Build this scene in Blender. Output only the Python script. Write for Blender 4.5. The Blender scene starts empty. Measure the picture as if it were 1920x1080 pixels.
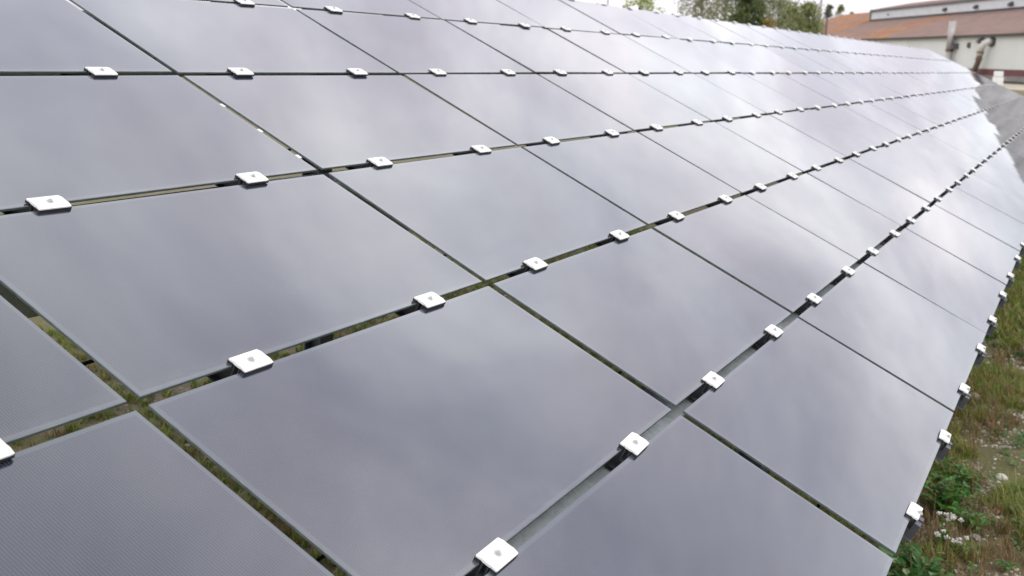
import bpy, bmesh, math, random
import numpy as np
from mathutils import Vector, Matrix, Euler, noise as mnoise

random.seed(7)
rng = np.random.default_rng(11)
scene = bpy.context.scene
col = scene.collection
R = math.radians

# ------------------------------------------------------------------ camera
cam_data = bpy.data.cameras.new('camera')
cam_data.sensor_width = 36.0
cam_data.lens = 36.917
cam_data.clip_start = 0.02
cam_data.clip_end = 3000.0
cam_data.dof.use_dof = True
cam_data.dof.focus_distance = 2.45
cam_data.dof.aperture_fstop = 6.3
cam = bpy.data.objects.new('camera', cam_data)
col.objects.link(cam)
cr, cu, cb = (0.47696351, -0.87838813, 0.03066106), (0.17666293, 0.12998384, 0.97565076), (-0.86098549, -0.45993314, 0.21717617)
cam.matrix_world = Matrix(((cr[0], cu[0], cb[0], -1.22746), (cr[1], cu[1], cb[1], -0.25330), (cr[2], cu[2], cb[2], 1.75261), (0, 0, 0, 1)))
scene.camera = cam

# ------------------------------------------------------------------ sky
world = bpy.data.worlds.new('World')
scene.world = world
world.use_nodes = True
nt = world.node_tree
nt.nodes.clear()
SUN_EL, SUN_AZ = R(48), R(-128)          # direction towards the sun, azimuth from +x


def wn(t, **kw):
    n = nt.nodes.new(t)
    for k, v in kw.items():
        setattr(n, k, v)
    return n


L = nt.links.new
out = wn('ShaderNodeOutputWorld')
bg = wn('ShaderNodeBackground')
bg.inputs['Strength'].default_value = 0.1
sky = wn('ShaderNodeTexSky', sky_type='NISHITA')
sky.sun_disc = False
sky.sun_elevation = SUN_EL
sky.sun_rotation = math.pi / 2 - SUN_AZ
tc = wn('ShaderNodeTexCoord')
sep = wn('ShaderNodeSeparateXYZ')
L(tc.outputs['Generated'], sep.inputs[0])
zz = wn('ShaderNodeMath', operation='MAXIMUM')
L(sep.outputs['Z'], zz.inputs[0]); zz.inputs[1].default_value = 0.0
za = wn('ShaderNodeMath', operation='ADD')
L(zz.outputs[0], za.inputs[0]); za.inputs[1].default_value = 0.22
comb = wn('ShaderNodeCombineXYZ')
for ax in 'XY':
    d = wn('ShaderNodeMath', operation='DIVIDE')
    L(sep.outputs[ax], d.inputs[0]); L(za.outputs[0], d.inputs[1]); L(d.outputs[0], comb.inputs[ax])
n1 = wn('ShaderNodeTexNoise', noise_dimensions='3D')
n1.inputs['Scale'].default_value = 1.7; n1.inputs['Detail'].default_value = 5; n1.inputs['Roughness'].default_value = 0.55
n1.inputs['Distortion'].default_value = 0.35
off = wn('ShaderNodeVectorMath', operation='ADD'); off.inputs[1].default_value = (-15.655, -7.264, 0.320)
L(comb.outputs[0], off.inputs[0]); L(off.outputs[0], n1.inputs['Vector'])
n2 = wn('ShaderNodeTexNoise', noise_dimensions='3D')
n2.inputs['Scale'].default_value = 1.3; n2.inputs['Detail'].default_value = 3; n2.inputs['Roughness'].default_value = 0.5
L(comb.outputs[0], n2.inputs['Vector'])
ramp = wn('ShaderNodeValToRGB')
e = ramp.color_ramp.elements
e[0].position = 0.335; e[0].color = (15.8, 15.6, 17.0, 1)
e[1].position = 0.665; e[1].color = (29.8, 29.5, 29.5, 1)
m = ramp.color_ramp.elements.new(0.5); m.color = (21.9, 21.8, 22.7, 1)
L(n1.outputs['Fac'], ramp.inputs['Fac'])
# thin places in the cloud deck let the blue of the clear sky through
thin = wn('ShaderNodeMapRange'); thin.inputs['From Min'].default_value = 0.50; thin.inputs['From Max'].default_value = 0.75
thin.inputs['To Min'].default_value = 0.03; thin.inputs['To Max'].default_value = 0.22
L(n2.outputs['Fac'], thin.inputs['Value'])
sk2 = wn('ShaderNodeVectorMath', operation='SCALE'); sk2.inputs['Scale'].default_value = 2.4
L(sky.outputs[0], sk2.inputs[0])
mix = wn('ShaderNodeMix', data_type='RGBA')
L(thin.outputs[0], mix.inputs['Factor']); L(ramp.outputs['Color'], mix.inputs['A']); L(sk2.outputs[0], mix.inputs['B'])
# overcast brightness by height: greyer at the horizon, brightest part way up, thick cloud overhead
el = wn('ShaderNodeValToRGB'); ee = el.color_ramp.elements; el.color_ramp.interpolation = 'B_SPLINE'
ee[0].position = 0.0; ee[0].color = (0.44, 0.44, 0.44, 1)
ee[1].position = 1.0; ee[1].color = (0.47, 0.47, 0.48, 1)
for p_, c_ in ((0.05, 0.48), (0.14, 0.77), (0.30, 0.85), (0.55, 0.94), (0.70, 0.84), (0.83, 0.44)):
    ee.new(p_).color = (c_, c_, c_, 1)
L(zz.outputs[0], el.inputs['Fac'])
fin = wn('ShaderNodeVectorMath', operation='MULTIPLY')
L(mix.outputs['Result'], fin.inputs[0]); L(el.outputs['Color'], fin.inputs[1])
# cloud colour drifts between bluish and mauve grey
n3 = wn('ShaderNodeTexNoise', noise_dimensions='3D'); n3.inputs['Scale'].default_value = 2.1; n3.inputs['Detail'].default_value = 2
o3 = wn('ShaderNodeVectorMath', operation='ADD'); o3.inputs[1].default_value = (5.2, -3.3, 1.1)
L(comb.outputs[0], o3.inputs[0]); L(o3.outputs[0], n3.inputs['Vector'])
tint = wn('ShaderNodeValToRGB'); te = tint.color_ramp.elements
te[0].position = 0.38; te[0].color = (0.955, 0.98, 1.0, 1); te[1].position = 0.58; te[1].color = (1.0, 0.972, 0.982, 1)
L(n3.outputs['Fac'], tint.inputs['Fac'])
fin2 = wn('ShaderNodeVectorMath', operation='MULTIPLY')
L(fin.outputs[0], fin2.inputs[0]); L(tint.outputs['Color'], fin2.inputs[1])
L(fin2.outputs[0], bg.inputs['Color'])
L(bg.outputs[0], out.inputs['Surface'])

# ------------------------------------------------------------------ veiled sun
sd = bpy.data.lights.new('sun', 'SUN')
sd.energy = 0.9; sd.angle = R(20); sd.color = (1.0, 0.96, 0.9)
sun = bpy.data.objects.new('sun', sd)
col.objects.link(sun)
sv = Vector((math.cos(SUN_EL) * math.cos(SUN_AZ), math.cos(SUN_EL) * math.sin(SUN_AZ), math.sin(SUN_EL)))
sun.rotation_euler = sv.to_track_quat('Z', 'Y').to_euler()
sun.location = (0, 0, 30)

vs = scene.view_settings
vs.view_transform = 'Standard'; vs.look = 'None'; vs.exposure = 0.0; vs.gamma = 1.0; vs.use_curve_mapping = False


# ------------------------------------------------------------------ material helpers
class NT:
    def __init__(s, name):
        s.m = bpy.data.materials.new(name); s.m.use_nodes = True
        s.t = s.m.node_tree; s.b = s.t.nodes['Principled BSDF']

    def n(s, t, **kw):
        nd = s.t.nodes.new(t)
        for k, v in kw.items():
            setattr(nd, k, v)
        return nd

    def l(s, a, b):
        s.t.links.new(a, b)

    def math(s, op, a, b=None, clamp=False):
        nd = s.n('ShaderNodeMath', operation=op); nd.use_clamp = clamp
        for i, v in enumerate((a, b)):
            if v is None: continue
            if isinstance(v, (int, float)): nd.inputs[i].default_value = v
            else: s.l(v, nd.inputs[i])
        return nd.outputs[0]

    def noise(s, scale, detail=4, rough=0.55, vec=None, dist=0.0):
        nd = s.n('ShaderNodeTexNoise'); nd.inputs['Scale'].default_value = scale
        nd.inputs['Detail'].default_value = detail; nd.inputs['Roughness'].default_value = rough; nd.inputs['Distortion'].default_value = dist
        if vec is not None: s.l(vec, nd.inputs['Vector'])
        return nd.outputs['Fac']

    def ramp(s, fac, stops):
        nd = s.n('ShaderNodeValToRGB'); els = nd.color_ramp.elements
        while len(els) > 1: els.remove(els[-1])
        els[0].position = stops[0][0]; els[0].color = (*stops[0][1], 1)
        for p, c in stops[1:]:
            els.new(p).color = (*c, 1)
        s.l(fac, nd.inputs['Fac'])
        return nd.outputs['Color']

    def mix(s, fac, a, b):
        nd = s.n('ShaderNodeMix', data_type='RGBA')
        for key, v in (('Factor', fac), ('A', a), ('B', b)):
            if isinstance(v, (int, float)): nd.inputs[key].default_value = v
            elif isinstance(v, tuple): nd.inputs[key].default_value = (*v, 1)
            else: s.l(v, nd.inputs[key])
        return nd.outputs['Result']

    def coord(s, kind='Object'):
        return s.n('ShaderNodeTexCoord').outputs[kind]

    def base(s, c):
        if isinstance(c, tuple): s.b.inputs['Base Color'].default_value = (*c, 1)
        else: s.l(c, s.b.inputs['Base Color'])
        return s

    def set(s, **kw):
        for k, v in kw.items():
            key = k.replace('_', ' ')
            if isinstance(v, (int, float)): s.b.inputs[key].default_value = v
            else: s.l(v, s.b.inputs[key])
        return s

    def bump(s, h, strength=0.3, dist=0.01):
        nd = s.n('ShaderNodeBump'); nd.inputs['Strength'].default_value = strength; nd.inputs['Distance'].default_value = dist
        s.l(h, nd.inputs['Height']); s.l(nd.outputs[0], s.b.inputs['Normal'])
        return s


def plain(name, c, rough=0.6, metal=0.0, var=0.18, scale=8.0, bump=0.0):
    k = NT(name); v = k.coord('Object')
    n = k.noise(scale, 5, 0.6, v)
    lo = tuple(x * (1 - var) for x in c); hi = tuple(min(1, x * (1 + var)) for x in c)
    k.base(k.ramp(n, [(0.3, lo), (0.7, hi)])).set(Roughness=rough, Metallic=metal)
    if bump: k.bump(n, bump, 0.004)
    return k.m


def leaf_mat(name, stops, rough=0.5, trans=0.25):
    k = NT(name); g = k.n('ShaderNodeNewGeometry')
    c = k.ramp(g.outputs['Random Per Island'], stops)
    k.base(c).set(Roughness=rough); k.b.inputs['Specular IOR Level'].default_value = 0.35
    tr = k.n('ShaderNodeBsdfTranslucent'); k.l(c, tr.inputs['Color'])
    mx = k.n('ShaderNodeMixShader'); mx.inputs[0].default_value = trans
    o = [n for n in k.t.nodes if n.type == 'OUTPUT_MATERIAL'][0]
    k.l(k.b.outputs[0], mx.inputs[1]); k.l(tr.outputs[0], mx.inputs[2]); k.l(mx.outputs[0], o.inputs['Surface'])
    return k.m


M = {}
# ---- thin film module glass: dark cells with laser scribe lines, edge margin, a little dust
k = NT('module_glass')
v = k.coord('Object')
info = k.n('ShaderNodeObjectInfo')
sp = k.n('ShaderNodeSeparateXYZ'); k.l(v, sp.inputs[0])
ph = k.math('FRACT', k.math('MULTIPLY', sp.outputs['X'], 1 / 0.00552))
line = k.math('GREATER_THAN', ph, 0.80)
inx = k.math('LESS_THAN', k.math('ABSOLUTE', sp.outputs['X']), 0.589)
iny = k.math('LESS_THAN', k.math('ABSOLUTE', sp.outputs['Y']), 0.289)
inside = k.math('MULTIPLY', inx, iny)
cell = k.mix(info.outputs['Random'], (0.006, 0.011, 0.024), (0.009, 0.013, 0.028))
c1 = k.mix(k.math('MULTIPLY', line, inside), cell, (0.052, 0.060, 0.078))
c2 = k.mix(inside, (0.042, 0.053, 0.066), c1)
rv = k.n('ShaderNodeVectorMath', operation='ADD'); k.l(v, rv.inputs[0])
ro = k.n('ShaderNodeCombineXYZ'); k.l(k.math('MULTIPLY', info.outputs['Random'], 37.0), ro.inputs[0]); k.l(ro.outputs[0], rv.inputs[1])
dust = k.noise(5.0, 6, 0.6, rv.outputs[0])
c3 = k.mix(k.math('MULTIPLY', k.math('SUBTRACT', dust, 0.40, True), 0.05), c2, (0.42, 0.40, 0.36))
vo = k.n('ShaderNodeTexVoronoi'); vo.inputs['Scale'].default_value = 9.0; vo.inputs['Randomness'].default_value = 1.0; k.l(rv.outputs[0], vo.inputs['Vector'])
vs2 = k.n('ShaderNodeSeparateColor'); k.l(vo.outputs['Color'], vs2.inputs[0])
speck = k.math('MULTIPLY', k.math('LESS_THAN', vo.outputs['Distance'], 0.018), k.math('GREATER_THAN', vs2.outputs[0], 0.90))
c4 = k.mix(k.math('MULTIPLY', speck, 0.75), c3, (0.7, 0.7, 0.68))
edge = k.n('ShaderNodeMapRange'); edge.inputs['From Min'].default_value = -0.300; edge.inputs['From Max'].default_value = -0.262
edge.inputs['To Min'].default_value = 0.30; edge.inputs['To Max'].default_value = 0.0; k.l(sp.outputs['Y'], edge.inputs['Value'])
c5 = k.mix(k.math('MULTIPLY', edge.outputs[0], k.math('SUBTRACT', k.noise(22, 5, 0.65, rv.outputs[0]), 0.30, True)), c4, (0.34, 0.31, 0.26))
k.base(c5)
k.set(Roughness=k.math('ADD', k.math('MULTIPLY', dust, 0.02), 0.006), IOR=2.15)
k.b.inputs['Specular Tint'].default_value = (0.965, 0.955, 1.0, 1)
k.bump(k.noise(2.6, 2, 0.5, rv.outputs[0]), 0.035, 0.004)
M['glass'] = k.m
M['glass_edge'] = plain('glass_edge', (0.085, 0.105, 0.105), 0.25, 0, 0.3, 30)
M['rim'] = plain('glass_rim_highlight', (0.13, 0.155, 0.165), 0.5, 0, 0.3, 25)  # edge highlight of the panels, put into the chamfer's lighter colour
M['backsheet'] = plain('module_back', (0.03, 0.033, 0.038), 0.4, 0, 0.2, 6)
M['clamp'] = plain('anodised_plate', (0.70, 0.70, 0.685), 0.5, 0.0, 0.10, 45)
M['bolt'] = plain('bolt_steel', (0.50, 0.50, 0.49), 0.4, 0.3, 0.1, 80)
M['rubber'] = plain('rubber', (0.012, 0.012, 0.013), 0.6, 0, 0.2, 40)
k = NT('galvanised'); v = k.coord('Object')
vo = k.n('ShaderNodeTexVoronoi'); vo.inputs['Scale'].default_value = 55; k.l(v, vo.inputs['Vector'])
s2 = k.n('ShaderNodeSeparateColor'); k.l(vo.outputs['Color'], s2.inputs[0])
k.base(k.ramp(k.math('ADD', k.math('MULTIPLY', s2.outputs[0], 0.4), k.math('MULTIPLY', k.noise(7, 5, 0.6, v), 0.6)), [(0.2, (0.40, 0.46, 0.49)), (0.8, (0.58, 0.64, 0.66))]))
k.set(Roughness=0.42, Metallic=0.12)
M['galv'] = k.m
M['rail'] = plain('rail_steel', (0.085, 0.092, 0.105), 0.45, 0.45, 0.2, 12)
M['cable'] = plain('cable', (0.01, 0.01, 0.01), 0.5)

# ---- ground
k = NT('soil'); v = k.coord('Object')
nA = k.noise(0.9, 6, 0.6, v, 0.4); nB = k.noise(9, 7, 0.65, v); nC = k.noise(60, 5, 0.7, v)
dirt = k.ramp(nB, [(0.25, (0.085, 0.062, 0.042)), (0.5, (0.165, 0.125, 0.088)), (0.75, (0.26, 0.215, 0.165))])
moss = k.ramp(nC, [(0.3, (0.065, 0.07, 0.022)), (0.7, (0.17, 0.155, 0.055))])
k.base(k.mix(k.math('MULTIPLY', k.math('SUBTRACT', nA, 0.33, True), 3.6, True), dirt, moss)).set(Roughness=0.95)
k.bump(k.math('ADD', nB, k.math('MULTIPLY', nC, 0.5)), 0.7, 0.02)
M['soil'] = k.m
k = NT('yard_gravel'); v = k.coord('Object')
k.base(k.ramp(k.noise(0.35, 6, 0.65, v), [(0.3, (0.30, 0.25, 0.16)), (0.55, (0.47, 0.42, 0.33)), (0.75, (0.36, 0.31, 0.17))])).set(Roughness=0.95)
M['yard'] = k.m
k = NT('stone'); v = k.coord('Object'); info = k.n('ShaderNodeNewGeometry')
k.base(k.mix(0.35, k.ramp(info.outputs['Random Per Island'], [(0.0, (0.20, 0.155, 0.12)), (0.35, (0.30, 0.26, 0.215)), (0.7, (0.42, 0.385, 0.34)), (1.0, (0.56, 0.53, 0.49))]), k.ramp(k.noise(70, 4, 0.6, v), [(0.3, (0.14, 0.115, 0.09)), (0.7, (0.5, 0.47, 0.43))]))).set(Roughness=0.9)
M['gravel'] = k.m
M['stone_brown'] = plain('stone_brown', (0.30, 0.175, 0.125), 0.85, 0, 0.4, 60, 0.4)
M['stone_pink'] = plain('stone_pink', (0.52, 0.37, 0.27), 0.85, 0, 0.3, 60, 0.4)
M['stone_pale'] = plain('stone_pale', (0.60, 0.56, 0.50), 0.85, 0, 0.25, 60, 0.4)
M['stone_grey'] = plain('stone_grey', (0.34, 0.31, 0.28), 0.9, 0, 0.3, 60, 0.4)
M['grass'] = leaf_mat('grass_blade', [(0, (0.09, 0.15, 0.022)), (0.45, (0.18, 0.235, 0.04)), (0.8, (0.27, 0.28, 0.06)), (1, (0.36, 0.31, 0.10))])
M['straw'] = leaf_mat('dry_blade', [(0, (0.13, 0.075, 0.035)), (0.4, (0.21, 0.13, 0.06)), (0.8, (0.31, 0.215, 0.10)), (1, (0.24, 0.20, 0.06))])
M['weed'] = leaf_mat('weed_leaf', [(0, (0.03, 0.10, 0.014)), (0.5, (0.055, 0.17, 0.025)), (1, (0.10, 0.23, 0.04))], 0.42)
M['weed_dark'] = leaf_mat('weed_leaf_dark', [(0, (0.03, 0.095, 0.018)), (0.5, (0.06, 0.165, 0.034)), (0.9, (0.12, 0.21, 0.075)), (1, (0.28, 0.29, 0.15))], 0.45)
M['petal'] = leaf_mat('petal', [(0, (0.72, 0.72, 0.68)), (1, (0.85, 0.85, 0.8))], 0.6, 0.3)
M['stem'] = plain('stem', (0.19, 0.15, 0.05), 0.7)
# ---- trees
M['bark'] = plain('bark', (0.12, 0.10, 0.085), 0.9, 0, 0.4, 5)
M['bark_pale'] = plain('bark_pale', (0.30, 0.28, 0.25), 0.85, 0, 0.5, 4)
M['leaf_light'] = leaf_mat('leaf_light', [(0, (0.19, 0.26, 0.045)), (0.6, (0.31, 0.37, 0.08)), (1, (0.40, 0.41, 0.13))])
M['leaf_olive'] = leaf_mat('leaf_olive', [(0, (0.15, 0.18, 0.07)), (0.6, (0.26, 0.29, 0.115)), (1, (0.36, 0.365, 0.165))])
M['leaf_dark'] = leaf_mat('leaf_dark', [(0, (0.05, 0.072, 0.022)), (0.6, (0.095, 0.13, 0.038)), (1, (0.16, 0.185, 0.06))])
M['leaf_grey'] = leaf_mat('leaf_grey', [(0, (0.15, 0.17, 0.085)), (0.6, (0.24, 0.26, 0.125)), (1, (0.33, 0.33, 0.18))])
M['leaf_autumn'] = leaf_mat('leaf_autumn', [(0, (0.26, 0.15, 0.02)), (0.6, (0.30, 0.20, 0.03)), (1, (0.15, 0.15, 0.03))])
# ---- warehouse
k = NT('wall_sheet'); v = k.coord('Object'); gi = k.n('ShaderNodeObjectInfo')
base = k.mix(gi.outputs['Random'], (0.58, 0.60, 0.56), (0.64, 0.655, 0.62))
mp = k.n('ShaderNodeMapping'); mp.inputs['Scale'].default_value = (0.9, 0.9, 0.12); k.l(k.coord('Generated'), mp.inputs[0])
g2 = k.n('ShaderNodeNewGeometry'); mp2 = k.n('ShaderNodeMapping'); mp2.inputs['Scale'].default_value = (1.1, 1.1, 0.10); k.l(g2.outputs['Position'], mp2.inputs[0])
st = k.noise(1.0, 6, 0.65, mp2.outputs[0])
k.base(k.mix(k.math('MULTIPLY', k.math('SUBTRACT', st, 0.60, True), 2.0, True), base, (0.46, 0.37, 0.24))).set(Roughness=0.55)
M['wall'] = k.m
M['cler'] = plain('monitor_sheet', (0.60, 0.61, 0.61), 0.5, 0, 0.08, 0.6)
M['annex'] = plain('annex_sheet', (0.49, 0.49, 0.495), 0.55, 0, 0.3, 0.35)
def roof_mat(name, rust):
    k = NT(name); g = k.n('ShaderNodeNewGeometry'); p = g.outputs['Position']
    big = k.noise(0.075, 5, 0.6, p, 0.6); mid = k.noise(0.5, 6, 0.65, p)
    brown = k.ramp(mid, [(0.3, (0.20, 0.135, 0.112)), (0.7, (0.27, 0.185, 0.16))])
    orange = k.ramp(mid, [(0.3, (0.19, 0.105, 0.07)), (0.5, (0.34, 0.15, 0.055)), (0.7, (0.42, 0.215, 0.08))])
    f = k.math('MULTIPLY', k.math('SUBTRACT', big, 0.44 if rust else 0.66, True), 5.0 if rust else 3.0, True)
    k.base(k.mix(f, brown, orange)).set(Roughness=0.8)
    return k.m
M['roof'] = roof_mat('roof_sheet', False)
M['roof_rust'] = roof_mat('roof_sheet_rusted', True)
M['red'] = plain('red_band', (0.12, 0.032, 0.032), 0.6, 0, 0.15, 0.7)
M['concrete'] = plain('plinth_concrete', (0.22, 0.20, 0.185), 0.9, 0, 0.25, 0.8)
M['dark'] = plain('dark_trim', (0.03, 0.028, 0.026), 0.6, 0, 0.2, 1)
M['trim'] = plain('pale_trim', (0.62, 0.60, 0.56), 0.6, 0, 0.1, 1)
M['vent'] = plain('vent_grey', (0.09, 0.09, 0.095), 0.5, 0.2, 0.3, 2)
M['flue'] = plain('flue_steel', (0.40, 0.37, 0.36), 0.5, 0.25, 0.15, 1.2)
k = NT('duct_skin'); g = k.n('ShaderNodeNewGeometry'); n = k.noise(0.9, 6, 0.7, g.outputs['Position'])
k.base(k.ramp(n, [(0.44, (0.58, 0.57, 0.54)), (0.58, (0.40, 0.36, 0.30)), (0.72, (0.20, 0.10, 0.05))])).set(Roughness=0.6)
M['duct'] = k.m
M['rustiron'] = plain('rusty_iron', (0.13, 0.085, 0.06), 0.8, 0, 0.45, 3)
M['white'] = plain('white_paint', (0.78, 0.78, 0.77), 0.5, 0, 0.06, 3)
M['redpaint'] = plain('red_paint', (0.50, 0.10, 0.06), 0.6, 0, 0.2, 3)
M['black'] = plain('black_paint', (0.025, 0.025, 0.027), 0.5, 0, 0.2, 3)
M['polegrey'] = plain('pole_grey', (0.33, 0.33, 0.34), 0.6, 0.1, 0.15, 2)


# ------------------------------------------------------------------ mesh helpers
class MB:
    def __init__(s):
        s.v = []; s.f = []; s.mi = []

    def add(s, vs, fs, mi=0):
        o = len(s.v); s.v += [tuple(x) for x in vs]
        for f in fs:
            s.f.append(tuple(i + o for i in f)); s.mi.append(mi)
        return s

    def box(s, x0, x1, y0, y1, z0, z1, mi=0):
        vs = [(x, y, z) for z in (z0, z1) for y in (y0, y1) for x in (x0, x1)]
        return s.add(vs, [(0, 2, 3, 1), (4, 5, 7, 6), (0, 1, 5, 4), (2, 6, 7, 3), (0, 4, 6, 2), (1, 3, 7, 5)], mi)

    def prism(s, prof, x0, x1, mi=0):
        """profile [(y,z)...] counter-clockwise seen from +x, extruded along x"""
        n = len(prof)
        vs = [(x0, y, z) for y, z in prof] + [(x1, y, z) for y, z in prof]
        fs = [(i, (i + 1) % n, n + (i + 1) % n, n + i)[::-1] for i in range(n)]
        fs += [tuple(range(n))[::-1], tuple(range(n, 2 * n))]
        return s.add(vs, [f for f in fs], mi)

    def tube(s, pts, rad, n=8, mi=0, cap=True):
        pts = [Vector(p) for p in pts]
        if not hasattr(rad, '__len__'): rad = [rad] * len(pts)
        o = len(s.v); up = Vector((0.13, 0.21, 0.97))
        for i, p in enumerate(pts):
            t = (pts[min(i + 1, len(pts) - 1)] - pts[max(i - 1, 0)]).normalized()
            a = t.cross(up)
            if a.length < 0.2: a = t.cross(Vector((1, 0.1, 0)))
            a.normalize(); b = t.cross(a)
            for j in range(n):
                w = 2 * math.pi * j / n
                s.v.append(tuple(p + (a * math.cos(w) + b * math.sin(w)) * rad[i]))
        for i in range(len(pts) - 1):
            for j in range(n):
                s.f.append((o + i * n + j, o + i * n + (j + 1) % n, o + (i + 1) * n + (j + 1) % n, o + (i + 1) * n + j)); s.mi.append(mi)
        if cap:
            s.f.append(tuple(o + j for j in range(n))[::-1]); s.mi.append(mi)
            e = o + (len(pts) - 1) * n
            s.f.append(tuple(e + j for j in range(n))); s.mi.append(mi)
        return s

    def mesh(s, name, mats, smooth=False):
        me = bpy.data.meshes.new(name)
        me.from_pydata(s.v, [], s.f); me.update()
        for m_ in (mats if isinstance(mats, (list, tuple)) else [mats]): me.materials.append(m_)
        if any(s.mi): me.polygons.foreach_set('material_index', s.mi)
        if smooth: me.polygons.foreach_set('use_smooth', [True] * len(me.polygons))
        return me


def obj(name, me, parent=None, loc=(0, 0, 0), rot=(0, 0, 0), scale=None):
    o = bpy.data.objects.new(name, me)
    col.objects.link(o); o.parent = parent; o.location = loc; o.rotation_euler = rot
    if scale is not None: o.scale = scale
    return o


def tag(o, label=None, cat=None, group=None, kind=None):
    if label: o['label'] = label
    if cat: o['category'] = cat
    if group: o['group'] = group
    if kind: o['kind'] = kind
    return o


def bevel(me, w, seg=2):
    bm = bmesh.new(); bm.from_mesh(me)
    bmesh.ops.recalc_face_normals(bm, faces=bm.faces)
    bmesh.ops.bevel(bm, geom=[e_ for e_ in bm.edges if e_.calc_face_angle(0) > 0.6], offset=w, segments=seg, affect='EDGES', profile=0.6)
    bm.to_mesh(me); bm.free()
    return me


def fixn(me):
    bm = bmesh.new(); bm.from_mesh(me); bmesh.ops.recalc_face_normals(bm, faces=bm.faces); bm.to_mesh(me); bm.free()
    return me


# ------------------------------------------------------------------ ground
def gh(x, y):
    """height of the ground; small bumps near the array only"""
    f = math.exp(-((x - 4) / 14) ** 2 - (y / 6) ** 2)
    return f * (0.030 * mnoise.noise((x * 1.1, y * 1.1, 0.3)) + 0.014 * mnoise.noise((x * 4.1, y * 4.1, 2.3)) + 0.006 * mnoise.noise((x * 13, y * 13, 5.3)))


def spaced(c, n, fine, far):
    t = np.linspace(-1, 1, n); a = 9.0
    s_ = np.sinh(a * t) / math.sinh(a)
    return c + s_ * far + t * fine


xs = spaced(4.5, 260, 7.5, 1200); ys = spaced(0.2, 150, 2.6, 1200)
gv_ = [(float(x), float(y), gh(x, y)) for y in ys for x in xs]
nx = len(xs)
gf = [(j * nx + i, j * nx + i + 1, (j + 1) * nx + i + 1, (j + 1) * nx + i) for j in range(len(ys) - 1) for i in range(nx - 1)]
me = bpy.data.meshes.new('ground'); me.from_pydata(gv_, [], gf); me.materials.append(M['soil'])
me.polygons.foreach_set('use_smooth', [True] * len(gf))
tag(obj('ground', me), kind='structure')

# pale gravel yard in front of the warehouse
yb = MB(); poly = [(62, -60), (160, -62), (262, 70), (262, 78), (180, 45), (120, 14), (92, -2), (70, -20)]
yb.add([(x, y, 0.006) for x, y in poly], [tuple(range(len(poly)))])
tag(obj('gravel_yard', yb.mesh('gravel_yard', M['yard'])), 'pale tan gravel yard in front of the warehouse', None, kind='structure')

# ------------------------------------------------------------------ solar array
PU, PV, GU, GV = 1.22551, 0.62349, 0.02551, 0.02349
PW, PH, TH = 1.2, 0.6, 0.0074
H0 = 0.62
TILT = R(24.6757)
NC0, NC1 = -1, 22                    # column lines
array = bpy.data.objects.new('solar_array', None); col.objects.link(array)
array.location = (0, 0, H0); array.rotation_euler = (TILT, 0, 0)
array.empty_display_size = 0.5
tag(array, 'long tilted solar array of dark frameless glass panels held by white clamps', 'solar array')
AM = Matrix.Translation((0, 0, H0)) @ Euler((TILT, 0, 0)).to_matrix().to_4x4()
AMI = AM.inverted()
CAMP = AMI @ Vector((-1.22746, -0.2533, 1.75261))      # the photographer's place in the array's own frame


def panel_mesh():
    b = MB(); c = 0.0012
    x, y = PW / 2, PH / 2
    ring = lambda dx, z: [(-x + dx, -y + dx, z), (x - dx, -y + dx, z), (x - dx, y - dx, z), (-x + dx, y - dx, z)]
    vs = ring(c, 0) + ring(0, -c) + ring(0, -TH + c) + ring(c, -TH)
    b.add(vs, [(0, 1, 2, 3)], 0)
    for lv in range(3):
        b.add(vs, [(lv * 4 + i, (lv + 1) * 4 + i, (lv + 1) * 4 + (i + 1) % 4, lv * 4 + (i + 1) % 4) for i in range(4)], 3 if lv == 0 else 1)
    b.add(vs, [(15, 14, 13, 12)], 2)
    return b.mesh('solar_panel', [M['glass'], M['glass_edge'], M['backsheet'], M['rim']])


pm = panel_mesh()
colt = {i: (random.gauss(0, R(0.05)) if i < 5 else R(-0.12) + random.gauss(0, R(0.05 if i < 12 else 0.055))) for i in range(NC0, NC1)}
colz = {i: random.gauss(0, .0003 if i < 4 else .0011) for i in range(NC0, NC1)}
for j in range(6):
    for i in range(NC0, NC1):
        far = min(1.0, max(0.0, (i - 6) / 10))
        a = R(0.19 - 0.11 * far)
        obj('solar_panel', pm, array, ((i + 0.5) * PU + random.uniform(-.0012, .0012), (j + 0.5) * PV + random.uniform(-.0012, .0012), colz[i] + random.uniform(-.0005, .0005)),
            (random.gauss(0, a), colt[i] + random.gauss(0, R(0.11 - 0.07 * far)), random.gauss(0, R(0.04))))


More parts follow.
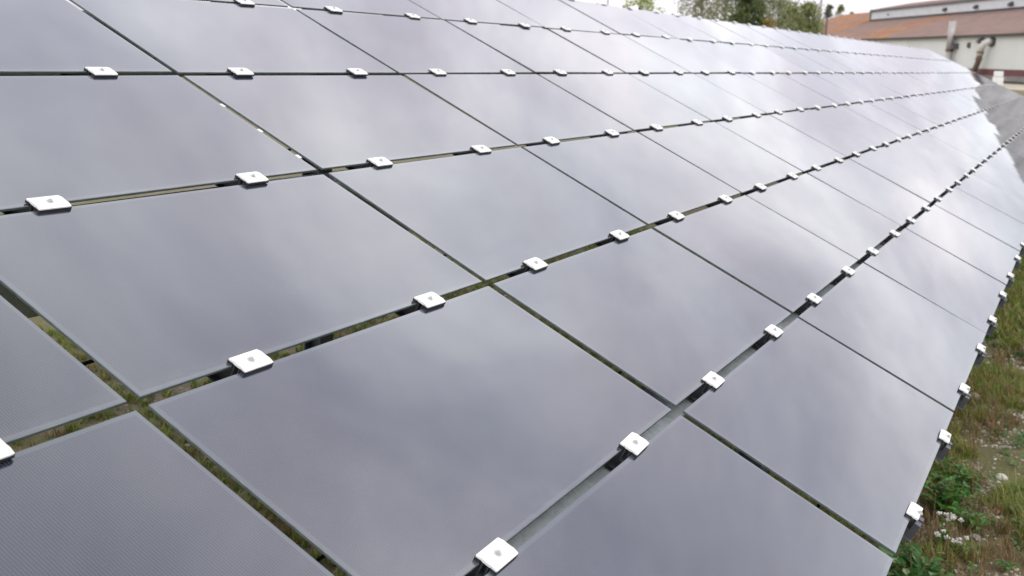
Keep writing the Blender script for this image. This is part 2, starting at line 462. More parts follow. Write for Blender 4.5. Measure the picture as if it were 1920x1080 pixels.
# ---- clamps
def clamp_meshes(kind):
    """kind: mid, low, top.  u along x (length 81 mm), v along y."""
    hl = 0.0405
    b = MB()
    if kind == 'mid':
        prof = [(-0.0238, 0.0052), (-0.0110, 0.0066), (-0.0085, 0.0052), (0.0085, 0.0052), (0.0110, 0.0066), (0.0238, 0.0052),
                (0.0238, 0.0085), (0.0125, 0.0108), (0.0, 0.0102), (-0.0125, 0.0108), (-0.0238, 0.0085)]
        gas = [(-0.0240, -0.0102), (0.0102, 0.0240)]
    else:
        sg = 1 if kind == 'low' else -1
        prof = [(-0.0055, 0.0052), (0.0090, 0.0052), (0.0125, 0.0066), (0.0275, 0.0052), (0.0275, 0.0085), (0.0135, 0.0108), (-0.0055, 0.0098)]
        gas = [(0.0118, 0.0277)]
        if sg < 0:
            prof = [(-y, z) for y, z in prof][::-1]; gas = [(-b_, -a_) for a_, b_ in gas]
    # plate with slightly bowed ends
    n = len(prof); segs = [(-hl, 0.95), (-hl + 0.003, 1.0), (hl - 0.003, 1.0), (hl, 0.95)]
    vs = [(x, y * s_, z + 0.0008) for x, s_ in segs for y, z in prof]
    fs = [(q * n + i, (q + 1) * n + i, (q + 1) * n + (i + 1) % n, q * n + (i + 1) % n) for q in range(3) for i in range(n)]
    fs += [tuple(range(n)), tuple(range(3 * n, 4 * n))[::-1]]
    b.add(vs, fs)
    plate = fixn(b.mesh('clamp', M['clamp']))
    gm = []
    for y0, y1 in gas:
        g = MB(); g.box(-hl - 0.0004, hl + 0.0004, y0, y1, 0.0004, 0.0066)
        gm.append(g.mesh('rubber_gasket', M['rubber']))
    yo = 0.0 if kind == 'mid' else (0.003 if kind == 'low' else -0.003)
    bt = MB()
    bt.tube([(0, yo, 0.0098), (0, yo, 0.0120)], 0.0080, 14)
    bt.tube([(0, yo, 0.0121), (0, yo, 0.0153)], 0.0052, 6)
    bt.tube([(0, yo, 0.0154), (0, yo, 0.0180)], 0.0028, 8)
    bolt = fixn(bt.mesh('bolt', M['bolt']))
    st_ = MB()
    for s_ in (-1, 1):
        st_.box(-hl + 0.002, hl - 0.002, yo + s_ * 0.0062 - 0.001, yo + s_ * 0.0062 + 0.001, -0.030, 0.0050)
    st_.box(-hl + 0.002, hl - 0.002, yo - 0.0050, yo + 0.0050, -0.030, -0.028)
    if kind == 'low':
        st_.box(0.012, 0.034, -0.022, -0.0045, -0.012, -0.0095)
    stem = st_.mesh('stem_channel', M['rail'])
    return plate, gm, bolt, stem


CL = {kd: clamp_meshes(kd) for kd in ('mid', 'low', 'top')}
spots = []
for j in range(7):
    for i in range(NC0, NC1):
        for fr in (0.229, 0.7555):
            u, vv = (i + fr) * PU, j * PV
            spots.append(((Vector((u, vv, 0)) - CAMP).length, u, vv, j))
spots.sort()
far_mb = MB()
for q, (dist, u, vv, j) in enumerate(spots):
    kd = 'low' if j == 0 else ('top' if j == 6 else 'mid')
    plate, gm, bolt, stem = CL[kd]
    if q < 300:
        c_ = obj('clamp', plate, array, (u + random.uniform(-.004, .004), vv, random.uniform(0, .0006)), (0, 0, random.gauss(0, R(0.9))))
        if dist < 9:
            for g in gm: obj('rubber_gasket', g, c_)
            if dist < 8:
                obj('bolt', bolt, c_, (random.uniform(-.002, .002), 0, 0), (0, 0, random.uniform(0, 6)))
                obj('stem_channel', stem, c_)
    else:
        far_mb.add([(x + u, y + vv, z) for x, y, z in [w.co for w in plate.vertices]], [tuple(p.vertices) for p in plate.polygons])
if far_mb.v:
    tag(obj('far_clamps', far_mb.mesh('far_clamps', M['clamp']), array), kind='stuff')

# ---- rails running up the slope under every clamp
rl = MB()
top, hgt, wd, tk = -0.0125, 0.046, 0.040, 0.003
v0, v1 = -0.021, 6 * PV + 0.05
rl.box(-wd / 2, wd / 2, v0, v1, top - tk, top)                       # top flange
rl.box(-wd / 2, -wd / 2 + tk, v0, v1, top - hgt, top - tk)           # webs
rl.box(wd / 2 - tk, wd / 2, v0, v1, top - hgt, top - tk)
rl.box(-wd / 2 - 0.018, -wd / 2, v0, v1, top - hgt, top - hgt + tk)  # feet
rl.box(wd / 2, wd / 2 + 0.018, v0, v1, top - hgt, top - hgt + tk)
rail_me = rl.mesh('rail', M['rail'])
for i in range(NC0, NC1):
    for fr in (0.229, 0.7555):
        obj('rail', rail_me, array, ((i + fr) * PU, 0, 0))
# ---- long beams across the slope, under the rails
def beam(v_front, flange, depth, nm):
    b = MB(); z1 = -0.0745; x0, x1 = NC0 * PU + 0.1, NC1 * PU - 0.1
    b.box(x0, x1, v_front, v_front + 0.004, z1 - depth, z1)
    b.box(x0, x1, v_front + 0.004, v_front + flange, z1 - 0.004, z1)
    b.box(x0, x1, v_front + 0.004, v_front + flange, z1 - depth, z1 - depth + 0.004)
    b.box(x0, x1, v_front + flange - 0.004, v_front + flange, z1 - 0.022, z1 - 0.004)
    return obj(nm, b.mesh(nm, M['galv']), array)
beam(0.626, 0.135, 0.22, 'beam')
beam(1.895, 0.072, 0.25, 'beam')
beam(3.05, 0.072, 0.22, 'beam')
# ---- posts
for i in range(NC0, NC1 + 1, 3):
    for vb in (0.70, 3.09):
        p = AM @ Vector((i * PU + 0.25, vb, -0.24))
        b = MB(); w, t_ = 0.05, 0.006
        x, y = p.x, p.y
        b.box(x - w, x + w, y - w, y - w + t_, -0.4, p.z); b.box(x - w, x + w, y + w - t_, y + w, -0.4, p.z)
        b.box(x - t_ / 2, x + t_ / 2, y - w + t_, y + w - t_, -0.4, p.z - 0.002)
        b.v = [tuple(AMI @ Vector(q)) for q in b.v]
        obj('post', b.mesh('post', M['rail']), array)
# ---- module leads crossing the joints, and little white cable clips at one joint
cb_ = MB(); cb_.tube([(-0.22, 0.01, -0.030), (-0.12, 0.002, -0.056), (0, 0, -0.066), (0.12, 0.003, -0.055), (0.22, 0.012, -0.030)], 0.0040, 6)
cab_me = cb_.mesh('cable', M['cable'])
for j in range(6):
    for i in range(NC0 + 1, 12):
        obj('cable', cab_me, array, (i * PU, (j + 0.345) * PV + random.uniform(-.02, .02), random.uniform(-.012, .008)), (0, 0, random.uniform(-.12, .12)))
wc = bevel(MB().box(-0.006, 0.006, -0.009, 0.009, -0.006, 0.0016).mesh('cable_clip', M['white']), 0.0012, 1)
for row in (3.66, 3.40, 3.143):
    tag(obj('cable_clip', wc, array, (PU - GU / 2 + 0.001, row * PV, 0.0)), 'small white clip on the edge of a panel')


# ------------------------------------------------------------------ ground cover
def pt_in(ax0, ax1, ay0, ay1):
    return random.uniform(ax0, ax1), random.uniform(ay0, ay1)


def patchy(x, y, s_=1.0, seed=0.0):
    return 0.5 + 0.5 * mnoise.noise((x * 1.5 * s_, y * 1.9 * s_, 7.7 + seed)) + 0.25 * mnoise.noise((x * 4.3 * s_, y * 5.1 * s_, 1.7 + seed))


def lump(b, x, y, z, r, flat=0.65):
    """an irregular pebble of 20 faces"""
    t = (1 + 5 ** 0.5) / 2
    P = [(-1, t, 0), (1, t, 0), (-1, -t, 0), (1, -t, 0), (0, -1, t), (0, 1, t), (0, -1, -t), (0, 1, -t), (t, 0, -1), (t, 0, 1), (-t, 0, -1), (-t, 0, 1)]
    F = [(0, 11, 5), (0, 5, 1), (0, 1, 7), (0, 7, 10), (0, 10, 11), (1, 5, 9), (5, 11, 4), (11, 10, 2), (10, 7, 6), (7, 1, 8), (3, 9, 4), (3, 4, 2), (3, 2, 6), (3, 6, 8), (3, 8, 9), (4, 9, 5), (2, 4, 11), (6, 2, 10), (8, 6, 7), (9, 8, 1)]
    a = random.uniform(0, 6.28); sx, sy = random.uniform(.7, 1.25), random.uniform(.7, 1.1)
    vs = []
    for p in P:
        q = [c / 1.9 * r * random.uniform(.78, 1.15) for c in p]
        q[0] *= sx; q[1] *= sy; q[2] *= flat
        vs.append((x + q[0] * math.cos(a) - q[1] * math.sin(a), y + q[0] * math.sin(a) + q[1] * math.cos(a), z + q[2]))
    b.add(vs, F)


gb = MB()
def scatter_gravel(n, box, rmin, rmax, thr):
    c = 0
    while c < n:
        x, y = pt_in(*box)
        c += 1
        if patchy(x, y, 1.0, 4.0) < thr: continue
        r = rmin + (rmax - rmin) * random.random() ** 3
        lump(gb, x, y, gh(x, y) + r * 0.18, r)
scatter_gravel(8000, (1.6, 5.5, -0.75, 0.5), 0.004, 0.014, 0.46)
scatter_gravel(2600, (1.6, 5.5, -0.75, 0.5), 0.003, 0.010, -1)
scatter_gravel(2600, (5.5, 13, -0.9, 0.9), 0.005, 0.014, -1)
scatter_gravel(5000, (5.5, 13, -0.9, 0.9), 0.006, 0.022, 0.40)
scatter_gravel(2600, (-0.6, 6.5, 0.4, 3.8), 0.006, 0.02, 0.5)
tag(obj('gravel', gb.mesh('gravel', M['gravel'])), 'loose grey and tan gravel scattered beside the array', 'gravel', kind='stuff')


def blade(b, x, y, z, h, w, lean, az):
    dx, dy = math.cos(az), math.sin(az); px, py = -dy * w / 2, dx * w / 2
    p1 = (x + dx * lean * .3, y + dy * lean * .3, z + h * .55); p2 = (x + dx * lean, y + dy * lean, z + h)
    b.add([(x - px, y - py, z), (x + px, y + py, z), (p1[0] + px * .8, p1[1] + py * .8, p1[2]), (p1[0] - px * .8, p1[1] - py * .8, p1[2]), p2],
          [(0, 1, 2, 3), (3, 2, 4)])


def grass(n_tufts, box, thr, hmin, hmax, seed, b, wmul=1.0, per=(7, 16)):
    for _ in range(n_tufts):
        x, y = pt_in(*box)
        if patchy(x, y, 1.0, seed) < thr: continue
        hh = random.uniform(hmin, hmax)
        for _ in range(random.randint(*per)):
            a = random.uniform(0, 6.28); r = random.random() * 0.022
            xx, yy = x + r * math.cos(a), y + r * math.sin(a)
            h = hh * random.uniform(.5, 1.15)
            blade(b, xx, yy, gh(xx, yy) - 0.003, h, random.uniform(.0018, .0042) * wmul, h * random.uniform(.15, 1.1), random.uniform(0, 6.28))


g1 = MB()
grass(9000, (1.5, 5.5, -0.75, 0.6), 0.36, 0.015, 0.065, 0.0, g1)
grass(2200, (1.5, 5.5, -0.75, 0.6), 0.4, 0.05, 0.11, 0.0, g1)
grass(8000, (5.5, 13.5, -1.0, 1.0), 0.38, 0.03, 0.10, 0.0, g1, 1.8)
grass(20000, (-1.2, 9.0, 0.3, 6.5), 0.28, 0.025, 0.07, 2.0, g1, 1.8)
tag(obj('grass', g1.mesh('grass', M['grass'])), 'thin olive green grass growing beside and under the array', 'grass', kind='stuff')
g2 = MB()
grass(3600, (1.5, 5.5, -0.75, 0.6), 0.40, 0.03, 0.10, 9.0, g2, 0.8)
grass(2800, (5.5, 13.5, -1.0, 1.0), 0.40, 0.03, 0.10, 9.0, g2, 1.6)
grass(3600, (-1.2, 8.5, 0.3, 4.6), 0.46, 0.02, 0.07, 9.0, g2, 1.4)
tag(obj('dry_grass', g2.mesh('dry_grass', M['straw'])), 'dry brown straw and dead stalks among the gravel', 'dry grass', kind='stuff')


def leaf(b, base, d, n, ln, wd_, lobed=False):
    """one folded leaf with a pointed tip, 8 faces"""
    d = d.normalized(); sd_ = d.cross(n).normalized(); nn = sd_.cross(d)
    prof = [(0.0, .10), (.25, .75), (.5, 1.0), (.78, .62)] if not lobed else [(0.0, .10), (.22, .9), (.42, .55), (.66, .95)]
    vs = []
    for t, w in prof:
        c = base + d * ln * t - nn * ln * .22 * t * t
        vs += [c - sd_ * wd_ * .5 * w + nn * wd_ * .16 * w, c, c + sd_ * wd_ * .5 * w + nn * wd_ * .16 * w]
    vs.append(base + d * ln - nn * ln * .24)
    fs = []
    for r in range(3):
        for s_ in range(2):
            q = r * 3 + s_; fs.append((q, q + 1, q + 4, q + 3))
    fs += [(9, 10, 12), (10, 11, 12)]
    b.add(vs, fs)


def weed(name, x, y, rad, hgt_, n, ln, mat, label, group=None, lobed=False, heads=0):
    z = gh(x, y)
    root = bpy.data.objects.new(name, None); col.objects.link(root); root.location = (x, y, z); root.empty_display_size = .05
    tag(root, label, 'plant', group)
    fb = MB(); sb = MB()
    nst = max(3, n // 9)
    tips = []
    for s_ in range(nst):
        a = random.uniform(0, 6.28); r = rad * random.random() ** .5; hh = hgt_ * random.uniform(.5, 1.0) * (1 - .35 * (r / rad))
        tip = Vector((r * math.cos(a), r * math.sin(a), hh)); mid = Vector((tip.x * .45, tip.y * .45, hh * .6))
        sb.tube([(tip.x * .15, tip.y * .15, -0.006), mid, tip], [.0024, .0019, .0011], 5)
        tips.append(tip)
        for q in range(n // nst):
            t = random.uniform(.25, 1.0)
            p = (Vector((tip.x * .15, tip.y * .15, 0)).lerp(mid, t / .6) if t < .6 else mid.lerp(tip, (t - .6) / .4))
            w = random.uniform(0, 6.28)
            d = Vector((math.cos(w), math.sin(w), random.uniform(-.15, .75)))
            l_ = ln * random.uniform(.55, 1.15)
            leaf(fb, p, d, Vector((random.uniform(-.35, .35), random.uniform(-.35, .35), 1)), l_, l_ * random.uniform(.5, .72), lobed)
    obj('foliage', fb.mesh('foliage', mat), root)
    obj('stem', sb.mesh('stem', M['stem']), root)
    for q in range(heads):
        tip = tips[q % len(tips)]
        hx = tip + Vector((random.gauss(0, rad * .22), random.gauss(0, rad * .22), random.uniform(.008, .03)))
        hb = MB()
        for _ in range(26):
            dd = Vector((random.gauss(0, 1), random.gauss(0, 1), abs(random.gauss(0, .6)) + .15)).normalized()
            leaf(hb, dd * .003, dd, Vector((random.gauss(0, .4), random.gauss(0, .4), 1)), random.uniform(.006, .011), .0065)
        obj('flower_head', hb.mesh('flower_head', M['petal']), root, hx)
        obj('flower_stalk', MB().tube([tip * .6, tip.lerp(hx, .5), hx], .0011, 5).mesh('flower_stalk', M['stem']), root)
    return root


weed('leafy_weed', 2.27, 0.06, 0.14, 0.21, 300, 0.058, M['weed_dark'], 'dark green lobed-leaf weed filling the bottom right corner against the lowest panel', lobed=True)
weed('leafy_weed', 2.44, 0.08, 0.09, 0.16, 130, 0.046, M['weed_dark'], 'small dark green weed tucked beneath the edge bracket behind the corner weed', lobed=True)
weed('leafy_weed', 3.08, 0.035, 0.14, 0.17, 380, 0.036, M['weed'], 'bright green bushy weed behind the white flowers, beside the panel edge')
weed('leafy_weed', 3.38, 0.055, 0.14, 0.14, 320, 0.034, M['weed'], 'bright green low weed at the far side of the bushy green patch')
weed('leafy_weed', 2.93, -0.055, 0.085, 0.10, 130, 0.032, M['weed'], 'green weed just right of the white flowers')
weed('flowering_weed', 2.74, 0.015, 0.06, 0.135, 60, 0.026, M['weed'], 'white-flowered weed beside the nearest edge clamp', heads=13)
weed('flowering_weed', 2.70, -0.045, 0.03, 0.10, 24, 0.022, M['weed'], 'small white-flowered sprig to the right of the main white flowers', heads=5)
lw = MB()
for _ in range(320):
    x, y = (random.uniform(1.9, 5.5), random.uniform(-.6, .25)) if _ < 210 else (random.uniform(5.5, 11), random.uniform(-.6, .5))
    z = gh(x, y); rr = random.uniform(.02, .055); sz = random.uniform(.012, .026) * (1 if x < 5.5 else 1.5)
    for q in range(random.randint(10, 26)):
        a = random.uniform(0, 6.28); w = random.uniform(0, 6.28); t = rr * random.random() ** .5
        leaf(lw, Vector((x + t * math.cos(a), y + t * math.sin(a), z + random.uniform(.004, .035))), Vector((math.cos(w), math.sin(w), random.uniform(0, .7))),
             Vector((random.uniform(-.3, .3), random.uniform(-.3, .3), 1)), sz * random.uniform(.6, 1.2), sz * .6)
tag(obj('low_weeds', lw.mesh('low_weeds', M['weed'])), 'low green leafy ground cover among the grass beside the array', 'weeds', kind='stuff')
# tall reddish dead stalks
for x, y, dx, lab in ((2.52, -0.03, -0.05, 'reddish brown dead stalk in front of the white flowers, right of the corner weed'), (2.60, 0.035, 0.03, 'reddish brown dead stalk rising through the white flower heads'), (3.3, -0.04, 0.02, 'thin brown dead stalk between the brown stones and the bright green weed')):
    b = MB(); z = gh(x, y)
    b.tube([(0, 0, -.005), (dx * .4, .01, .12), (dx, .015, .27)], [.0022, .0017, .0008], 5)
    for q in range(5):
        t = random.uniform(.4, .95); p = Vector((dx * t, .012 * t, .27 * t)); b.tube([p, p + Vector((random.uniform(-.03, .03), random.uniform(-.03, .03), .03))], [.0010, .0006], 4)
    tag(obj('dead_stalk', b.mesh('dead_stalk', M['straw']), None, (x, y, z)), lab, 'stalk', 'dead stalks beside the panel edge')


def stone(x, y, r, mat, label, group=None, flat=.7):
    b = MB(); lump(b, 0, 0, 0, r, flat)
    me_ = b.mesh('stone', mat)
    bm = bmesh.new(); bm.from_mesh(me_)
    bmesh.ops.subdivide_edges(bm, edges=bm.edges, cuts=1, smooth=0.6)
    bm.to_mesh(me_); bm.free()
    o = obj('stone', me_, None, (x, y, gh(x, y) + r * .35))
    tag(o, label, 'stone', group)


stone(3.45, -0.015, .022, M['stone_brown'], 'brown stone in the bright green weed, farther of the pair')
stone(3.34, -0.037, .017, M['stone_brown'], 'brown stone in the bright green weed, nearer of the pair')
stone(3.19, -0.137, .018, M['stone_brown'], 'brown stone right of the white flowers, near the gravel patch')
stone(2.64, 0.085, .014, M['stone_brown'], 'small brown stone below the nearest edge clamp')
stone(2.76, -0.103, .010, M['stone_pink'], 'pale pink pebble in the grass, upper of the bottom right pair')
stone(2.71, -0.121, .010, M['stone_pink'], 'pale pink pebble in the grass, lower of the bottom right pair')
stone(2.70, -0.238, .012, M['stone_pink'], 'pinkish pebble at the bottom right edge of the picture')
stone(3.65, -0.127, .024, M['stone_pale'], 'pale stone at the head of the grey gravel patch')
stone(3.085, -0.238, .014, M['stone_pale'], 'white stone at the right edge beside the grey gravel')
stone(3.13, -0.145, .012, M['stone_pale'], 'pale green-tinged pebble just below the brown stone')
stone(2.88, -0.09, .016, M['stone_grey'], 'flat grey stone between the flowers and the pink pebbles', flat=.4)
stone(4.76, 0.085, .032, M['stone_grey'], 'tan stone below the second edge clamp from the corner')
cb2 = MB()
for _ in range(70):
    x, y = random.uniform(3.4, 12), random.uniform(-.7, .4); r_ = random.uniform(.010, .030)
    lump(cb2, x, y, gh(x, y) + r_ * .3, r_)
tag(obj('scattered_cobbles', cb2.mesh('scattered_cobbles', M['gravel'])), 'larger loose stones scattered through the weedy gravel strip', 'gravel', kind='stuff')


# ------------------------------------------------------------------ warehouse
WH = bpy.data.objects.new('warehouse', None); col.objects.link(WH)
WH.location = (150.167, 8.621, 0); WH.rotation_euler = (0, 0, R(30.263))
tag(WH, 'long pale metal warehouse with rusty brown roof, raised roof monitor and red base band', 'building')
# local: x along the wall (away), -y into the building
A0, A1, AM1 = -84.0, 126.0, 84.0
EZ, SL = 6.42, math.tan(R(20))
NP = 35; pw = (A1 - A0) / NP


def ribbed(w, h, n=10, d=0.05):
    """vertical ribbed sheet in the xz plane, front face towards +y"""
    b = MB(); prof = []
    st_ = w / n
    for i in range(n):
        x = i * st_
        prof += [(x, 0), (x + st_ * .62, 0), (x + st_ * .70, d), (x + st_ * .92, d)]
    prof.append((w - 0.012, 0))
    m_ = len(prof)
    vs = [(x, y, z) for z in (0, h) for x, y in prof]
    b.add(vs, [(i, i + 1, m_ + i + 1, m_ + i)[::-1] for i in range(m_ - 1)])
    return b


wall_me = ribbed(pw, EZ - 1.79).mesh('wall_panel', M['wall'])
for i in range(NP):
    obj('wall_panel', wall_me, WH, (A0 + i * pw, random.uniform(-.02, .02), 1.79))
obj('red_band', MB().box(A0, A1, -0.1, 0.07, 0.99, 1.785).mesh('red_band', M['red']), WH)
obj('plinth', MB().box(A0, A1, -0.1, 0.02, 0.30, 0.985).mesh('plinth', M['concrete']), WH)
obj('base_strip', MB().box(A0, A1, -0.1, 0.10, -0.2, 0.295).mesh('base_strip', M['dark']), WH)
RB = 19.2                                         # ridge behind the wall


def roof_panel_me(w, b0, b1, z0, sl, mat, nm, n=8):
    b = MB(); prof = []
    st_ = w / n
    for i in range(n):
        x = i * st_
        prof += [(x, 0), (x + st_ * .7, 0), (x + st_ * .78, .06), (x + st_ * .92, .06)]
    prof.append((w - .015, 0)); m_ = len(prof)
    vs = [(x, -b0, z0 + dz) for x, dz in prof] + [(x, -b1, z0 + sl * (b1 - b0) + dz) for x, dz in prof]
    b.add(vs, [(i, i + 1, m_ + i + 1, m_ + i) for i in range(m_ - 1)])
    return b.mesh(nm, mat)


r_new = roof_panel_me(pw, -0.55, RB, EZ + 0.05 - .55 * SL, SL, M['roof'], 'roof_panel')
r_old = roof_panel_me(pw, -0.55, RB, EZ + 0.05 - .55 * SL, SL, M['roof_rust'], 'roof_panel')
for i in range(NP):
    a = A0 + i * pw
    obj('roof_panel', r_old if a > 38 else r_new, WH, (a, 0, random.uniform(0, .02)))
bk = MB(); zr = EZ + 0.05 + RB * SL
bk.add([(A0, -RB, zr), (A1, -RB, zr), (A1, -RB * 2, EZ), (A0, -RB * 2, EZ)], [(0, 1, 2, 3)])
obj('rear_roof', bk.mesh('rear_roof', M['roof']), WH)
obj('fascia', MB().box(A0, A1, 0.56, 0.66, EZ - .42, EZ - .10).mesh('fascia', M['dark']), WH)
for a, nm in ((A1, 'end_wall'), (A0, 'end_wall')):
    w = MB(); w.add([(a, 0, 0), (a, -2 * RB, 0), (a, -2 * RB, EZ), (a, -RB, zr - .05), (a, 0, EZ)], [(0, 1, 2, 3, 4)])
    obj(nm, w.mesh(nm, M['wall']), WH)
obj('rear_wall', MB().box(A0, A1, -2 * RB - .1, -2 * RB, 0, EZ).mesh('rear_wall', M['wall']), WH)
rk = MB(); rk.add([(A1 - .05, .6, EZ - .12), (A1 + .25, .6, EZ - .12), (A1 + .25, -RB, zr + .12), (A1 - .05, -RB, zr + .12), (A1 - .05, .6, EZ + .12), (A1 + .25, .6, EZ + .12), (A1 + .25, -RB, zr + .36), (A1 - .05, -RB, zr + .36)],
                  [(0, 1, 2, 3), (4, 7, 6, 5), (0, 4, 5, 1), (1, 5, 6, 2), (0, 3, 7, 4)])
obj('rake_trim', rk.mesh('rake_trim', M['trim']), WH)
# roof monitor
MBK, MZ0, MZ1 = 11.3, EZ + .05 + 11.3 * SL - .1, 12.72
mon_n = 28; mw = (AM1 - A0) / mon_n
mon_me = ribbed(mw, MZ1 - MZ0).mesh('monitor_panel', M['cler'])
for i in range(mon_n):
    obj('monitor_panel', mon_me, WH, (A0 + i * mw, -MBK + random.uniform(-.015, .015), MZ0))
obj('monitor_flashing', MB().box(A0, AM1, -MBK + .02, -MBK + .16, MZ0, MZ0 + .42).mesh('monitor_flashing', M['dark']), WH)
obj('monitor_fascia', MB().box(A0, AM1 + .3, -MBK + .22, -MBK + .34, MZ1 - .30, MZ1 + .04).mesh('monitor_fascia', M['vent']), WH)
SLM = math.tan(R(11))
mr = roof_panel_me(mw, MBK - .30, RB, MZ1 + .05, SLM, M['roof'], 'monitor_roof_panel')
for i in range(mon_n):
    obj('monitor_roof_panel', mr, WH, (A0 + i * mw + (.3 if i == mon_n - 1 else 0), 0, random.uniform(0, .015)))
zt = MZ1 + .05 + (RB - MBK + .3) * SLM
ew = MB(); ew.add([(AM1, -MBK, MZ0 - .5), (AM1, -2 * RB + MBK, MZ0 - .5), (AM1, -2 * RB + MBK, MZ1), (AM1, -RB, zt - .05), (AM1, -MBK, MZ1)], [(0, 1, 2, 3, 4)])
obj('monitor_end_wall', ew.mesh('monitor_end_wall', M['rustiron']), WH)
obj('monitor_corner_trim', MB().box(AM1 - .1, AM1 + .35, -MBK - .3, -MBK + .2, MZ0, MZ1 + .1).mesh('monitor_corner_trim', M['vent']), WH)
br = MB(); br.add([(A0, -RB, zt), (AM1, -RB, zt), (AM1, -2 * RB + MBK, MZ1), (A0, -2 * RB + MBK, MZ1)], [(0, 1, 2, 3)])
obj('monitor_rear_roof', br.mesh('monitor_rear_roof', M['roof']), WH)


def hood(a, z, s_, yb_, mat):
    b = MB(); y0 = yb_
    b.tube([(a, y0 - .1, z), (a, y0 + .35 * s_, z)], .42 * s_, 12)
    b.tube([(a, y0 + .30 * s_, z + .02), (a, y0 + .62 * s_, z - .12 * s_), (a, y0 + .75 * s_, z - .42 * s_)], [.40 * s_, .42 * s_, .40 * s_], 12)
    return obj('vent_hood', fixn(b.mesh('vent_hood', mat)), WH)


for a, z, s_ in ((48.6, 11.55, .72), (37.0, 11.5, .74), (25.6, 11.45, .78), (14.2, 11.45, .75), (74.6, 11.6, .35)):
    hood(a, z, s_, -MBK, M['vent'])
hood(9.7, 5.55, .85, 0.05, M['vent'])
# unseen taller grey annex beyond the right edge, added for far panels to mirror
obj('unseen_annex_wall', MB().box(A0, -4.2, -14, 0.5, -.1, 12.0).mesh('unseen_annex_wall', M['annex']), WH)
# flue pipe with coupling and bracket
FP = MB().tube([(18.25, .75, 1.0), (18.25, .75, 4.2)], .46, 14); fp = obj('flue_pipe', FP.mesh('flue_pipe', M['flue'], True), WH)
obj('flue_upper', MB().tube([(18.25, .75, 4.25), (18.25, .75, 8.35)], .50, 14).mesh('flue_upper', M['flue'], True), fp)
obj('flue_coupling', MB().tube([(18.25, .75, 4.1), (18.25, .75, 4.42)], .56, 14).mesh('flue_coupling', M['rustiron'], True), fp)
obj('flue_bracket', MB().box(17.0, 17.75, .05, .9, 4.45, 5.2).mesh('flue_bracket', M['vent']), fp)
obj('flue_bracket', MB().box(17.2, 17.8, .05, .8, 1.9, 2.2).mesh('flue_bracket', M['vent']), fp)
# elbow duct
dp = [(6.9, -.1, 5.3), (6.9, .7, 5.35), (7.15, 1.05, 5.1), (7.7, 1.15, 4.4), (7.85, 1.15, 3.5)]
dk = obj('duct', MB().tube(dp, .44, 14).mesh('duct', M['duct'], True), WH)
obj('duct_mouth', MB().tube([(6.75, .02, 5.3), (6.75, .42, 5.3)], .62, 14).mesh('duct_mouth', M['vent'], True), dk)
obj('duct_elbow', MB().tube([(7.85, 1.15, 3.5), (7.95, 1.15, 2.9), (8.5, 1.1, 2.1), (9.3, 1.0, 1.5), (9.9, .95, .6), (9.9, .95, 0)], .37, 14).mesh('duct_elbow', M['rustiron'], True), dk)
for z, x in ((3.95, 7.8), (3.05, 7.93)):
    obj('duct_collar', MB().tube([(x, 1.15, z - .1), (x, 1.15, z + .1)], .48, 14).mesh('duct_collar', M['rustiron'], True), dk)
obj('wall_box', bevel(MB().box(13.35, 13.95, .02, .3, 4.6, 5.3).mesh('wall_box', M['rustiron']), .04, 1), WH)


# ------------------------------------------------------------------ yard furniture
def empty(name, loc, label, cat, group=None, rz=0):
    o = bpy.data.objects.new(name, None); col.objects.link(o); o.location = loc; o.rotation_euler = (0, 0, rz); tag(o, label, cat, group); return o


lp = empty('lamp_post', (67.1, 14.7, 0), 'dark lamp post standing in front of the rusty roof', 'lamp post')
obj('pole', MB().tube([(0, 0, 0), (0, 0, 4.7)], [.055, .045], 10).mesh('pole', M['black'], True), lp)
obj('lamp_head', bevel(MB().box(-.09, .09, -.08, .11, 4.72, 5.10).mesh('lamp_head', M['black']), .05, 2), lp)
obj('base_plate', MB().box(-.2, .2, -.2, .2, 0, .05).mesh('base_plate', M['black']), lp)
for nm, loc, h, r, lab in (('utility_pole', (105.9, 23.9, 0), 13, .12, 'thin grey pole rising behind the left end of the roof'),
                           ('utility_pole', (72.0, 31.65, 0), 9, .07, 'thin grey pole left of the small light green treetop'),
                           ('utility_pole', (90.5, 31.3, 0), 8, .085, 'thin pale pole before the sparse birch trees')):
    u_ = empty(nm, loc, lab, 'pole')
    obj('shaft', MB().tube([(0, 0, 0), (0, 0, h)], [r * 1.15, r * .8], 8).mesh('shaft', M['polegrey'], True), u_)
    obj('crossarm', MB().box(-.05, .05, -.7, .7, h - .5, h - .38).mesh('crossarm', M['polegrey']), u_)
ub = empty('utility_cabinet', (103.5, 7.18, 0), 'white utility cabinet with narrower top box in front of red wall band', 'cabinet', rz=R(4))
obj('cabinet_body', bevel(MB().box(-.35, .35, -.46, .46, .12, 1.08).mesh('cabinet_body', M['white']), .05, 2), ub)
obj('top_box', bevel(MB().box(-.3, .3, -.39, .39, 1.12, 1.60).mesh('top_box', M['white']), .05, 2), ub)
obj('base', MB().box(-.4, .4, -.55, .5, 0, .115).mesh('base', M['redpaint']), ub)


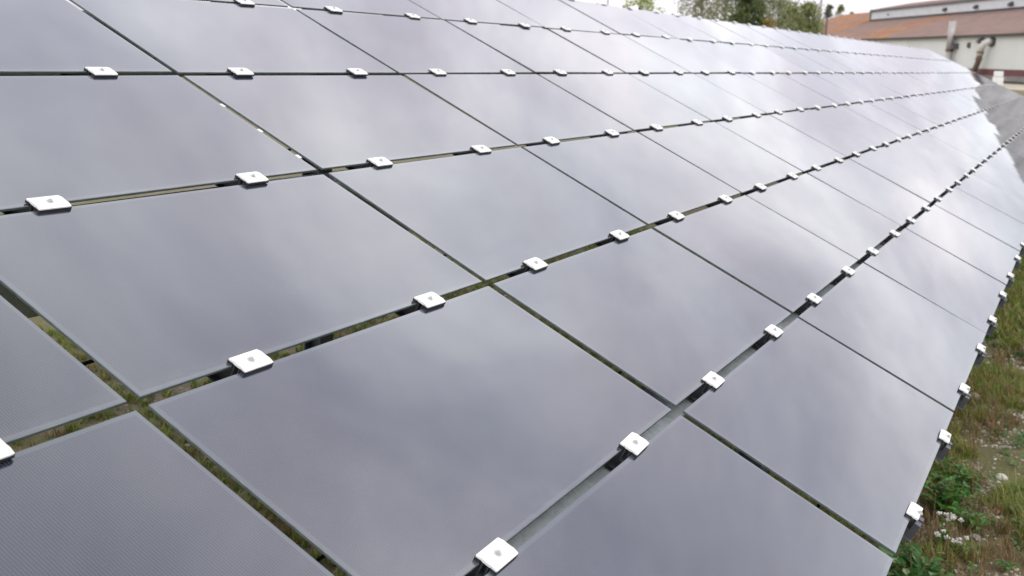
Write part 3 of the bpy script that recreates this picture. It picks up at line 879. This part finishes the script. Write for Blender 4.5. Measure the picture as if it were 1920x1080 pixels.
# ------------------------------------------------------------------ trees
def tree(name, loc, h, width, mat, bark, label, n_leaf=3200, clumps=60, leaf_s=.16, crown0=.25, droop=0.0, sparse=1.0, extra=None):
    root = empty(name, loc, label, 'tree', 'trees beyond the array')
    tb = MB(); lean = random.uniform(-.2, .2)
    tr = max(.06, h * .017)
    tb.tube([(0, 0, -.1), (lean * .2, .05, h * .3), (lean * .6, 0, h * .65), (lean, -.05, h * .93)], [tr * 1.3, tr, tr * .6, tr * .15], 8)
    lb = MB(); cx = []
    for q in range(clumps):
        t = crown0 + (1 - crown0) * random.random() ** .9
        rel = (t - crown0) / (1 - crown0)
        env = math.sin(math.pi * min(1, .16 + .80 * rel)) ** .7
        r = width * .5 * env * random.random() ** .45 * random.uniform(.75, 1.15)
        a = random.uniform(0, 6.28)
        c = Vector((lean * t + r * math.cos(a), r * math.sin(a), h * t))
        cx.append(c)
        if q % 3 == 0:
            z0 = max(h * .12, c.z - r * random.uniform(.6, 1.2) - .2)
            p0 = Vector((lean * z0 / h, 0, z0))
            tb.tube([p0, p0.lerp(c, .5) + Vector((0, 0, .12)), c], [tr * .35, tr * .22, tr * .07], 5)
    per = max(4, n_leaf // clumps)
    for c in cx:
        cr_ = width * random.uniform(.08, .17) * sparse
        for _ in range(int(per * random.uniform(.5, 1.5))):
            d = Vector((random.gauss(0, 1), random.gauss(0, 1), random.gauss(0, .8)))
            p = c + d * cr_ * .62
            if droop: p.z -= abs(random.gauss(0, droop))
            s_ = leaf_s * random.uniform(.6, 1.25)
            n_ = Vector((random.gauss(0, 1), random.gauss(0, 1), random.gauss(0, .8) + .5)).normalized()
            a = n_.orthogonal().normalized(); b_ = n_.cross(a)
            w = random.uniform(0, 6.28); a, b_ = a * math.cos(w) + b_ * math.sin(w), b_ * math.cos(w) - a * math.sin(w)
            lb.add([p - a * s_ * .5, p + b_ * s_ * .32, p + a * s_ * .55, p - b_ * s_ * .32], [(0, 1, 2, 3)])
    obj('trunk', tb.mesh('trunk', bark), root)
    obj('crown', lb.mesh('crown', mat), root)
    return root


tree('broadleaf_tree', (77.5, 31.4, 0), 7.5, 3.7, M['leaf_light'], M['bark'], 'light green round treetop showing alone over the panel ridge', 7000, 90, .17, .3)
tree('birch_tree', (88.5, 30.0, 0), 11.2, 4.4, M['leaf_grey'], M['bark_pale'], 'sparse grey-green birch, leftmost of the tree group', 7500, 110, .18, .15, .5, 1.0)
tree('birch_tree', (93.8, 29.6, 0), 11.6, 4.8, M['leaf_grey'], M['bark_pale'], 'sparse birch with thin branches between the leftmost birch and the dark tree', 8500, 120, .18, .15, .5, 1.0)
tree('broadleaf_tree', (85.2, 24.9, 0), 8.0, 3.7, M['leaf_dark'], M['bark'], 'dense dark green tree in the middle of the tree group', 13000, 150, .19, .12)
tree('birch_tree', (100.5, 28.2, 0), 12.0, 5.0, M['leaf_grey'], M['bark_pale'], 'sparse tree rising behind the dense dark green tree', 9000, 120, .19, .15, .4, 1.0)
tree('bare_tree', (88.0, 23.2, 0), 7.0, 3.4, M['leaf_grey'], M['bark'], 'nearly bare dark-branched tree right of the dense dark tree', 3200, 80, .15, .15, .1, .9)
tree('shrub', (82.0, 22.5, 0), 4.9, 2.4, M['leaf_autumn'], M['bark'], 'yellow-orange autumn shrub at the foot of the dark tree', 2600, 45, .14, .1)
tree('broadleaf_tree', (98.7, 25.0, 0), 7.0, 4.2, M['leaf_olive'], M['bark'], 'olive green tree beside the left end of the warehouse roof, left one', 9000, 130, .20, .1)
tree('broadleaf_tree', (100.1, 23.6, 0), 7.1, 3.4, M['leaf_olive'], M['bark'], 'olive green tree beside the left end of the warehouse roof, right one', 9000, 130, .20, .1)
tree('broadleaf_tree', (297.8, 64.8, 0), 17.2, 3.4, M['leaf_dark'], M['bark'], 'small dark treetop behind the lamp post, over the rusty roof', 3600, 60, .42, .3)
tree('broadleaf_tree', (298.4, 61.9, 0), 17.2, 3.6, M['leaf_olive'], M['bark'], 'small green treetop right of the lamp post, over the rusty roof', 3600, 60, .42, .3)
tree('broadleaf_tree', (304.9, 60.3, 0), 15.6, 2.8, M['leaf_olive'], M['bark'], 'tiny green treetop over the roof, rightmost before the monitor', 2200, 40, .42, .3)
